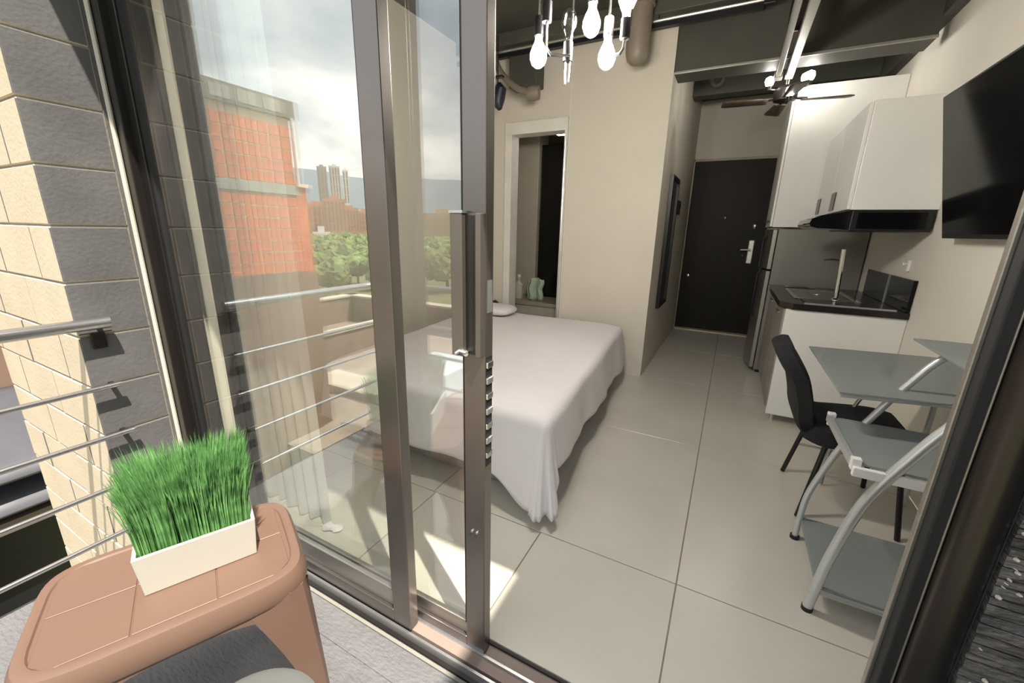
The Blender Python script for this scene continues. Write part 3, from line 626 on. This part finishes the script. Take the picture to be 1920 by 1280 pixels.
loftx([(.275, .80), (.305, .745), (.36, .66), (.395, .55), (.415, .46), (.455, .40)], 2.16, 2.58, .04, 'backrest', .10)
loftx([(.43, .425), (.50, .405), (.60, .415), (.72, .425), (.81, .415)], 2.16, 2.58, .056, 'seat', .03)
for (x0, y0, x1, y1, z1) in ((.43, 2.56, .50, 2.53, .39), (.452, 2.13, .515, 2.2, .39), (.80, 2.59, .77, 2.54, .39), (.83, 2.16, .78, 2.2, .39)):
    MB().tube([(x0, y0, .004), (x1, y1, z1)], .0115, 10).build('leg', black_p, chs, True)
MB().tube([(.475, 2.53, .2), (.79, 2.53, .2)], .007, 8).build('stretcher', alum, chs, True)
MB().box(.375, .382, 2.25, 2.30, .52, .70).build('back_seam', mat('chair_piping', (.03, .03, .033), .6), chs)

# ================================================================== BALCONY THINGS
tb = thing('side_table', 'tan plastic side table carrying the grass planter', 'table', (-1.13, .36, -.03))
du, dw = Vector((.42, .907, 0)), Vector((.907, -.42, 0)); TC = Vector((-1.13, .36, 0))
def T(u, w, z): p = TC+du*u+dw*w; return (p.x, p.y, z)
def sup(a, b, n=48, e=5.5):
    out = []
    for i in range(n):
        t = 2*PI*i/n; c, s_ = math.cos(t), math.sin(t); out.append((math.copysign(abs(c)**(2/e), c)*a, math.copysign(abs(s_)**(2/e), s_)*b))
    return out
ZTb = .45
m = MB(); n = 48; rings = [(.272, .195, .385), (.275, .199, .40), (.27, .195, .43), (.262, .187, .446), (.252, .177, .450), (.243, .168, .449), (.24, .165, .445)]
vs_ = [T(u, w, z) for a, b, z in rings for u, w in sup(a, b)]
fs = [(j*n+i, j*n+(i+1) % n, (j+1)*n+(i+1) % n, (j+1)*n+i) for j in range(len(rings)-1) for i in range(n)]; fs.append(tuple(range((len(rings)-1)*n, len(rings)*n)))
fs.append(tuple(range(n))[::-1]); m.add(vs_, fs); tp = m.build('table_top', tan_p, tb, True)
for i in range(3):
    for j in range(2):
        u0, u1 = -.232+.155*i, -.232+.155*(i+1)-.003; w0, w1 = (-.157, -.0015) if j == 0 else (.0015, .157)
        q = .03; poly = [(u0, w0), (u1, w0), (u1, w1), (u0, w1)]
        if i == 0 and j == 0: poly = [(u0+q, w0), (u1, w0), (u1, w1), (u0, w1), (u0, w0+q)]
        if i == 0 and j == 1: poly = [(u0, w0), (u1, w0), (u1, w1), (u0+q, w1), (u0, w1-q)]
        if i == 2 and j == 0: poly = [(u0, w0), (u1-q, w0), (u1, w0+q), (u1, w1), (u0, w1)]
        if i == 2 and j == 1: poly = [(u0, w0), (u1, w0), (u1, w1-q), (u1-q, w1), (u0, w1)]
        k = len(poly); mm = MB(); mm.add([T(a, b, .444) for a, b in poly]+[T(a, b, .4475) for a, b in poly], [tuple(range(k))[::-1], tuple(range(k, 2*k))]+[(x, (x+1) % k, k+(x+1) % k, k+x) for x in range(k)])
        mm.build('top_panel', tan_p, tp, bev=.001, seg=1)
# apron with arches
def apron(p, q, nrm):
    mm = MB(); K = 20; vs_ = []
    for i in range(K+1):
        t_ = i/K; u = p[0]+(q[0]-p[0])*t_; w = p[1]+(q[1]-p[1])*t_; zb = .385-.075*(abs(2*t_-1)**3)-.01
        for off in (0, -.012):
            vs_.append(T(u+nrm[0]*off, w+nrm[1]*off, .40)); vs_.append(T(u+nrm[0]*off, w+nrm[1]*off, zb))
    fs = []
    for i in range(K):
        a = i*4; b = a+4; fs += [(a, b, b+1, a+1), (a+2, a+3, b+3, b+2), (a+1, b+1, b+3, a+3), (a, a+2, b+2, b)]
    mm.add(vs_, fs); mm.build('apron', tan_p, tb, True)
apron((-.22, .189), (.22, .189), (0, 1)); apron((-.22, -.189), (.22, -.189), (0, -1)); apron((.266, -.15), (.266, .15), (1, 0)); apron((-.266, -.15), (-.266, .15), (-1, 0))
for su in (-1, 1):
    for sw_ in (-1, 1):
        mm = MB(); K = 10; vs_ = []
        for i in range(K+1):
            t_ = i/K; z = .40-.43*t_; sz = .105*(1-t_)**1.6+.042; cu_ = .266+.018*t_; cw_ = .189+.018*t_; q = .035*sz/.147+.012
            pts = [(cu_, cw_-sz), (cu_, cw_-q*1.1), (cu_-q*.35, cw_-q*.35), (cu_-q*1.1, cw_), (cu_-sz, cw_), (cu_-sz, cw_-.014), (cu_-q*.8, cw_-q*.8), (cu_-.014, cw_-sz)]
            vs_ += [T(su*a, sw_*b, z) for a, b in pts]
        k = 8; fs = [(i*k+j, i*k+(j+1) % k, (i+1)*k+(j+1) % k, (i+1)*k+j) for i in range(K) for j in range(k)]+[tuple(range(k))[::-1], tuple(range(K*k, K*k+k))]
        mm.add(vs_, fs); mm.build('leg', tan_p, tb, True)

pt = thing('grass_planter', 'white rectangular planter full of tall green grass on tan table', 'planter', (-1.12, .41, .45))
A = Vector((-1.107, .283, 0)); B_ = Vector((-1.014, .49, 0)); e1 = (B_-A).normalized(); e2 = Vector((-e1.y, e1.x, 0)); LN = (B_-A).length; DP = .185; HP = .108
def Pp(s, d, z, fl=0): 
    s2 = (s-LN/2)*(1+fl)+LN/2; d2 = (d-DP/2)*(1+fl)+DP/2; p = A+e1*s2+e2*d2; return (p.x, p.y, z)
z0, z1 = .4485, .4485+HP; m = MB()
o_ = [(0, 0), (LN, 0), (LN, DP), (0, DP)]; i_ = [(.008, .008), (LN-.008, .008), (LN-.008, DP-.008), (.008, DP-.008)]
vs_ = [Pp(a, b, z0) for a, b in o_]+[Pp(a, b, z1, .07) for a, b in o_]+[Pp(a, b, z1, .07) for a, b in i_]+[Pp(a, b, z1-.02, .05) for a, b in i_]
fs = [(3, 2, 1, 0)]+[(i, (i+1) % 4, 4+(i+1) % 4, 4+i) for i in range(4)]+[(4+i, 4+(i+1) % 4, 8+(i+1) % 4, 8+i) for i in range(4)]+[(8+i, 8+(i+1) % 4, 12+(i+1) % 4, 12+i) for i in range(4)]+[(12, 13, 14, 15)]
m.add(vs_, fs); m.build('box', cream_c, pt, bev=.002)
MB().add([Pp(a, b, z1-.018, .05) for a, b in i_]+[Pp(a, b, z1-.008, .05) for a, b in i_], [(3, 2, 1, 0), (4, 5, 6, 7)]+[(i, (i+1) % 4, 4+(i+1) % 4, 4+i) for i in range(4)]).build('soil', soil_m, pt)
m = MB()
for k in range(3200):
    s = random.uniform(.008, LN-.008); d = random.uniform(.008, DP-.008); p = Vector(Pp(s, d, z1-.01, .05))
    H_ = random.uniform(.17, .225)*(1-.12*random.random()); a = random.uniform(0, 2*PI); w = random.uniform(.0012, .0022); wd = Vector((math.cos(a), math.sin(a), 0))*w
    out = (e1*(s-LN/2)*.22+e2*(d-DP/2)*.22); ln = Vector((random.gauss(0, .008), random.gauss(0, .008), 0))+out
    vs_ = []
    for t_ in (0, .4, .75): q = p+ln*t_*t_+Vector((0, 0, H_*t_)); vs_ += [q-wd*(1-.3*t_), q+wd*(1-.3*t_)]
    vs_.append(p+ln+Vector((0, 0, H_))); m.add(vs_, [(0, 1, 3, 2), (2, 3, 5, 4), (4, 5, 6)])
g = m.build('grass', grass_m, pt); g['kind'] = 'stuff'

st = thing('stool', 'light grey plastic stool in front of the tan side table', 'stool', (-.73, .27, -.03))
S0 = Vector((-.725, .27, 0))
m = MB(); rings = [(.13, .27), (.145, .285), (.142, .30), (.125, .308), (.06, .306)]; n = 40
vs_ = [(S0.x+math.cos(2*PI*i/n)*r, S0.y+math.sin(2*PI*i/n)*r, z) for r, z in rings for i in range(n)]
fs = [(j*n+i, j*n+(i+1) % n, (j+1)*n+(i+1) % n, (j+1)*n+i) for j in range(len(rings)-1) for i in range(n)]+[tuple(range(n))[::-1], tuple(range(4*n, 5*n))]
m.add(vs_, fs).build('seat', grey_p, st, True)
for a in (45, 135, 225, 315):
    c, s_ = math.cos(math.radians(a)), math.sin(math.radians(a)); MB().tube([(S0.x+c*.09, S0.y+s_*.09, .28), (S0.x+c*.12, S0.y+s_*.12, -.03)], [.022, .014], 10).build('leg', grey_p, st, True)

# ================================================================== OUTSIDE (mirrored in the glass)
GZ = -10.0
gm = mat('valley_ground', (.07, .11, .035), .95, var=.3, scale=.02, col2=(.17, .16, .08))
g = MB(); K = 64; g.add([(0, 0, GZ)]+[(9000*math.cos(2*PI*i/K), 9000*math.sin(2*PI*i/K), GZ) for i in range(K)], [(0, 1+i, 1+(i+1) % K) for i in range(K)])
struct(g.build('ground', gm), 'green valley floor far below the balcony', 'ground')
mtn = mat('haze_tinted_forest_slope', (.13, .175, .225), .95, var=.15, scale=.004)  # blue of the distant haze is mixed into the slope's base colour
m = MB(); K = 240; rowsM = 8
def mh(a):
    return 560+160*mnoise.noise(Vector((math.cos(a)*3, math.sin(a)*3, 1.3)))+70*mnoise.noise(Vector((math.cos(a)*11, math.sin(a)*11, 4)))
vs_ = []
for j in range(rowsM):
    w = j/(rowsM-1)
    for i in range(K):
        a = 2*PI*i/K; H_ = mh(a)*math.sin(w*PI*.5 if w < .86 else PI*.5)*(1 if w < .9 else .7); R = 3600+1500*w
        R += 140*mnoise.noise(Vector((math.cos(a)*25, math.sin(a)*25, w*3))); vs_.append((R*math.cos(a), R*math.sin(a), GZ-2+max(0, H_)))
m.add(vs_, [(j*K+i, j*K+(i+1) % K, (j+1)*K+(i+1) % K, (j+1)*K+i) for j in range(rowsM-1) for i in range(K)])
struct(m.build('mountains', mtn, None, True), 'forested mountain ridge around the valley, tinted blue green for haze', 'mountain')

# brick neighbour
brick_m = mat('orange_clay_block', (.52, .12, .052), .85, var=.2, scale=3, col2=(.57, .175, .085))
brk_mortar = mat('pale_mortar', (.80, .62, .48), .9)
brn_r = mat('brown_render', (.20, .125, .09), .9, var=.12, scale=1)
conc = mat('grey_concrete', (.30, .30, .28), .85, var=.12, scale=2)
nb = thing('brick_building', 'orange clay block building next door with concrete bands', 'building', (-11, -1.8, GZ))
MB().box(-14, -8.03, -4.1, -.4, GZ, 3.3).build('wall', brk_mortar, nb)
MB().box(-14, -7.99, -4.15, -.4, GZ, .35).build('rendered_base', brn_r, nb)
MB().box(-14.1, -7.95, -4.2, -.35, 3.28, 3.60).build('parapet', mat('dark_parapet', (.13, .13, .12), .8, var=.2, scale=3), nb, bev=.01)
MB().box(-14, -7.985, -4.14, -.4, 1.88, 2.06).build('concrete_band', conc, nb, bev=.005)
MB().tube([(-7.96, -4.13, 3.3), (-7.96, -4.13, 2.06)], .035, 10).build('downpipe', white_l, nb, True)
me = MB().box(-.02, .02, -.092, .092, -.091, .091).mesh('clay_block', brick_m)
for zr in [(.46+.215*k) for k in range(7)]+[2.175+.215*k for k in range(5)]:
    for k in range(17): inst('clay_block', me, (-8.03, -3.99+.213*k, zr), nb)
for y in (-3.75, -3.3, -2.85): MB().box(-7.96, -7.94, y-.16, y+.16, 3.34, 3.55).build('vent_panel', conc, nb)
an = thing('brick_annex', 'lower orange brick annex at the end of the block building', 'building', (-11, -4.5, GZ))
MB().box(-14, -8.1, -4.38, -4.16, GZ, 2.05).build('wall', brick_m, an); MB().box(-14, -8.05, -4.42, -4.16, GZ, .3).build('rendered_base', brn_r, an); MB().box(-14.05, -8.05, -4.42, -4.16, 2.05, 2.12).build('coping', brk_mortar, an)

# lower neighbouring roof terrace
tr_ = thing('roof_terrace', 'lower neighbouring roof terrace with brown parapet wall', 'roof', (-11, -9, -4))
rock = mat('brown_rough_render', (.20, .145, .115), .9, var=.25, scale=2, bump=.8, bscale=6)
pale = mat('pale_concrete', (.50, .45, .37), .85, var=.1, scale=1)
MB().box(-17, -4.5, -13, -3.2, GZ, -3.3).build('slab', mat('terrace_screed', (.26, .21, .165), .9, var=.2, scale=1.5), tr_)
for d_ in ((-17, -16.6, -13, -3.2, -3.3, -2.1), (-17, -4.5, -13, -12.6, -3.3, -2.1), (-12.2, -11.9, -12.6, -5.0, -3.3, -2.35)):
    MB().box(*d_).build('parapet', rock, tr_); x0, x1, y0, y1, a, b = d_; MB().box(x0-.06, x1+.06, y0-.06, y1+.06, b, b+.09).build('coping', pale, tr_, bev=.01)
MB().box(-8.2, -6.5, -8.5, -6.8, -3.3, -2.6).build('water_tank_box', mat('pale_blue_sheet', (.52, .64, .68), .6), tr_, bev=.05)
MB().box(-10.5, -7.6, -6.6, -5.6, -3.3, -3.05).build('step', pale, tr_, bev=.02)
ap = MB().prism([(-50, -33), (-44, -40), (-32, -34), (-40, -26)], GZ, GZ+.12).build('concrete_yard', pale); tag(ap, 'pale concrete yard beyond the roof terrace', 'yard')
ya = MB().prism([(-40, -62), (-24, -52), (-14, -60), (-30, -78)], GZ, GZ+.12).build('earth_lot', mat('bare_earth', (.40, .29, .19), .95, var=.2, scale=.2)); tag(ya, 'bare brown earth lot below the balcony', 'lot')

# neighbour seen past the pier, left of the railing
ng = thing('grey_awnings', 'grey metal awnings and dark lower facade left of the block pier', 'awning', (-5, .9, -3))
lav = mat('lavender_grey_sheet', (.085, .085, .1), .5, var=.08)
MB().box(-6.6, -5.2, -.38, 3.0, GZ, -.75).build('lower_wall', black_p, ng)
for z, d in ((-.35, .0), (-.62, .12)):
    MB().grid(lambda u, w, z=z, d=d: (-6.3+1.5*u, -.38+3.2*w, z-.35*u*u-.02), 10, 4).build('awning_sheet', lav, ng, True).modifiers.new('thick', 'SOLIDIFY').thickness = .03
MB().box(-6.3, -4.85, -.38, 3.0, -1.16, -1.06).build('ledge', mat('brown_ledge', (.16, .12, .09), .8), ng)
MB().box(-6.6, -6.3, -.38, 3.0, GZ, 6).build('upper_wall', brn_r, ng)

# trees
leaf = [mat('foliage_green', (.055, .11, .022), .9, var=.45, scale=.5, col2=(.11, .18, .045), bump=1, bscale=1.5), mat('foliage_olive', (.08, .12, .036), .9, var=.4, scale=.5, col2=(.15, .19, .065), bump=1, bscale=1.5), mat('foliage_light', (.10, .165, .036), .9, var=.35, scale=.5, col2=(.17, .24, .065), bump=1, bscale=1.5)]
bark = mat('bark', (.10, .07, .05), .95)
def crown_mesh(seed, m):
    rnd = random.Random(seed); bm = bmesh.new()
    for k in range(13):
        a = rnd.uniform(0, 2*PI); r = rnd.uniform(0, 2.6); c = Vector((math.cos(a)*r, math.sin(a)*r, rnd.uniform(3.6, 6.2)-.3*r))
        ret = bmesh.ops.create_icosphere(bm, subdivisions=3, radius=rnd.uniform(1.1, 1.9), matrix=Matrix.Translation(c))
        for v in ret['verts']:
            d = (v.co-c); v.co = c+d*(1+.38*mnoise.noise(v.co*1.7+Vector((seed, 0, 0)))+.18*mnoise.noise(v.co*5))
    me = bpy.data.meshes.new('crown'); bm.to_mesh(me); bm.free(); me.materials.append(m); return me
crowns = [crown_mesh(i+1, leaf[i]) for i in range(3)]
trunk_me = MB().tube([(0, 0, 0), (.1, .05, 2), (0, .1, 4.2)], [.28, .2, .1], 8).mesh('trunk', bark)
tl = ['dark green broad tree in the valley below the railing', 'olive green broad tree in the valley below the railing', 'light green broad tree in the valley below the railing']
rt = random.Random(11); spots = []
near = [(-54, -42), (-48, -50), (-64, -46), (-66, -57), (-46, -60), (-57, -54), (-68, -50), (-62, -66), (-76, -62), (-54, -66), (-82, -52), (-48, -76), (-40, -84)]
for k in range(900):
    if k < len(near): x, y = near[k]
    else:
        dist = 78+190*rt.random(); az = math.radians(rt.uniform(30, 60)); x, y = -math.sin(az)*dist, -math.cos(az)*dist
    if all((x-p)**2+(y-q)**2 > (9.6 if k > 12 else 8.2)**2 for p, q in spots+[(-190, -146)]) and (x+190)**2+(y+146)**2 > 300: spots.append((x, y))
    if len(spots) >= 90: break
for x, y in spots:
    kd = rt.randrange(3); s = rt.uniform(.85, 1.15)
    far = math.hypot(x, y) > 150
    t = thing('valley_tree', tl[kd].replace('below the railing', 'towards the city' if far else 'near the roof terrace'), 'tree', (x, y, GZ), 'trees in the valley below')
    t.rotation_euler[2] = rt.uniform(0, 6); t.scale = (s*1.1, s*1.1, s)
    for nme, me in (('crown', crowns[kd]), ('trunk', trunk_me)):
        o = bpy.data.objects.new(nme, me); COL.objects.link(o); o.parent = t
# far city
def tower(label, az, dist, w, dpt, top, base, body, strip, ns, name='apartment_tower'):
    a = math.radians(az); cx, cy = -math.sin(a)*dist, -math.cos(a)*dist
    t = thing(name, label, 'building', (cx, cy, GZ), 'far city buildings')
    ux, uy = math.cos(a), -math.sin(a)    # across the view
    nx, ny = math.sin(a), math.cos(a)     # towards the balcony
    def bx(u0, u1, d0, d1, z0, z1, nm, m):
        vs_ = [(cx+ux*u+nx*d, cy+uy*u+ny*d, z) for z in (z0, z1) for d in (d0, d1) for u in (u0, u1)]
        return MB().add(vs_, [(0, 2, 3, 1), (4, 5, 7, 6), (0, 1, 5, 4), (2, 6, 7, 3), (0, 4, 6, 2), (1, 3, 7, 5)]).build(nm, m, t)
    bx(-w/2, w/2, -dpt/2, dpt/2, GZ, top, 'wall', body)
    for i in range(ns):
        u = -w/2+w*(i+.5)/ns; bx(u-w/ns*.28, u+w/ns*.28, dpt/2-.1, dpt/2+.15, base, top-3, 'window_strip', strip)
    nf = 4
    for i in range(1, nf): z = base+(top-base)*i/nf; bx(-w/2, w/2, dpt/2, dpt/2+.3, z-.4, z+.4, 'floor_band', body)
    bx(-w*.2, w*.2, -dpt*.2, dpt*.2, top, top+3, 'roof_box', body); return t
tw = mat('pale_tower', (.62, .58, .54), .8); td = mat('tower_windows', (.20, .17, .18), .4); bo = mat('far_brick', (.52, .25, .16), .9); bd2 = mat('far_brick_windows', (.26, .16, .13), .6); tan_b = mat('tan_block', (.46, .34, .24), .9)
tower('tallest pale apartment tower on the skyline', 50.2, 800, 17, 14, 98, 40, tw, td, 4)
tower('dark banded apartment tower left of the tallest one', 51.6, 800, 15, 14, 96, 40, mat('brown_tower', (.33, .27, .25), .8), td, 3)
tower('slim white apartment tower right of the tallest one', 49.0, 810, 9, 12, 94, 40, mat('white_tower', (.72, .70, .68), .8), td, 2)
for az, d, w, top, i in ((52.6, 520, 26, 24, 0), (50.6, 500, 22, 29, 1), (48.9, 540, 20, 22, 2), (47.2, 560, 18, 19, 3), (45.5, 520, 24, 14, 4), (54.0, 600, 30, 18, 5)):
    tower(['broad brick apartment block at the left of the skyline', 'tallest brick apartment block below the towers', 'brick apartment block right of the towers', 'narrow brick apartment block farther right on the skyline', 'low brick apartment block at the right of the skyline', 'brick apartment block beside the neighbouring building'][i], az, d, w, 14, top, -4, bo, bd2, 6, 'apartment_block')
tower('long tan building below the mountain', 37.0, 300, 34, 16, 11, -4, tan_b, mat('tan_windows', (.38, .28, .2), .8), 9, 'apartment_block')
tower('low white house among the trees', 52.5, 240, 8, 8, -2, -6, tw, td, 3, 'white_house')
for o in bpy.data.objects:
    if '_base' in o: del o['_base']
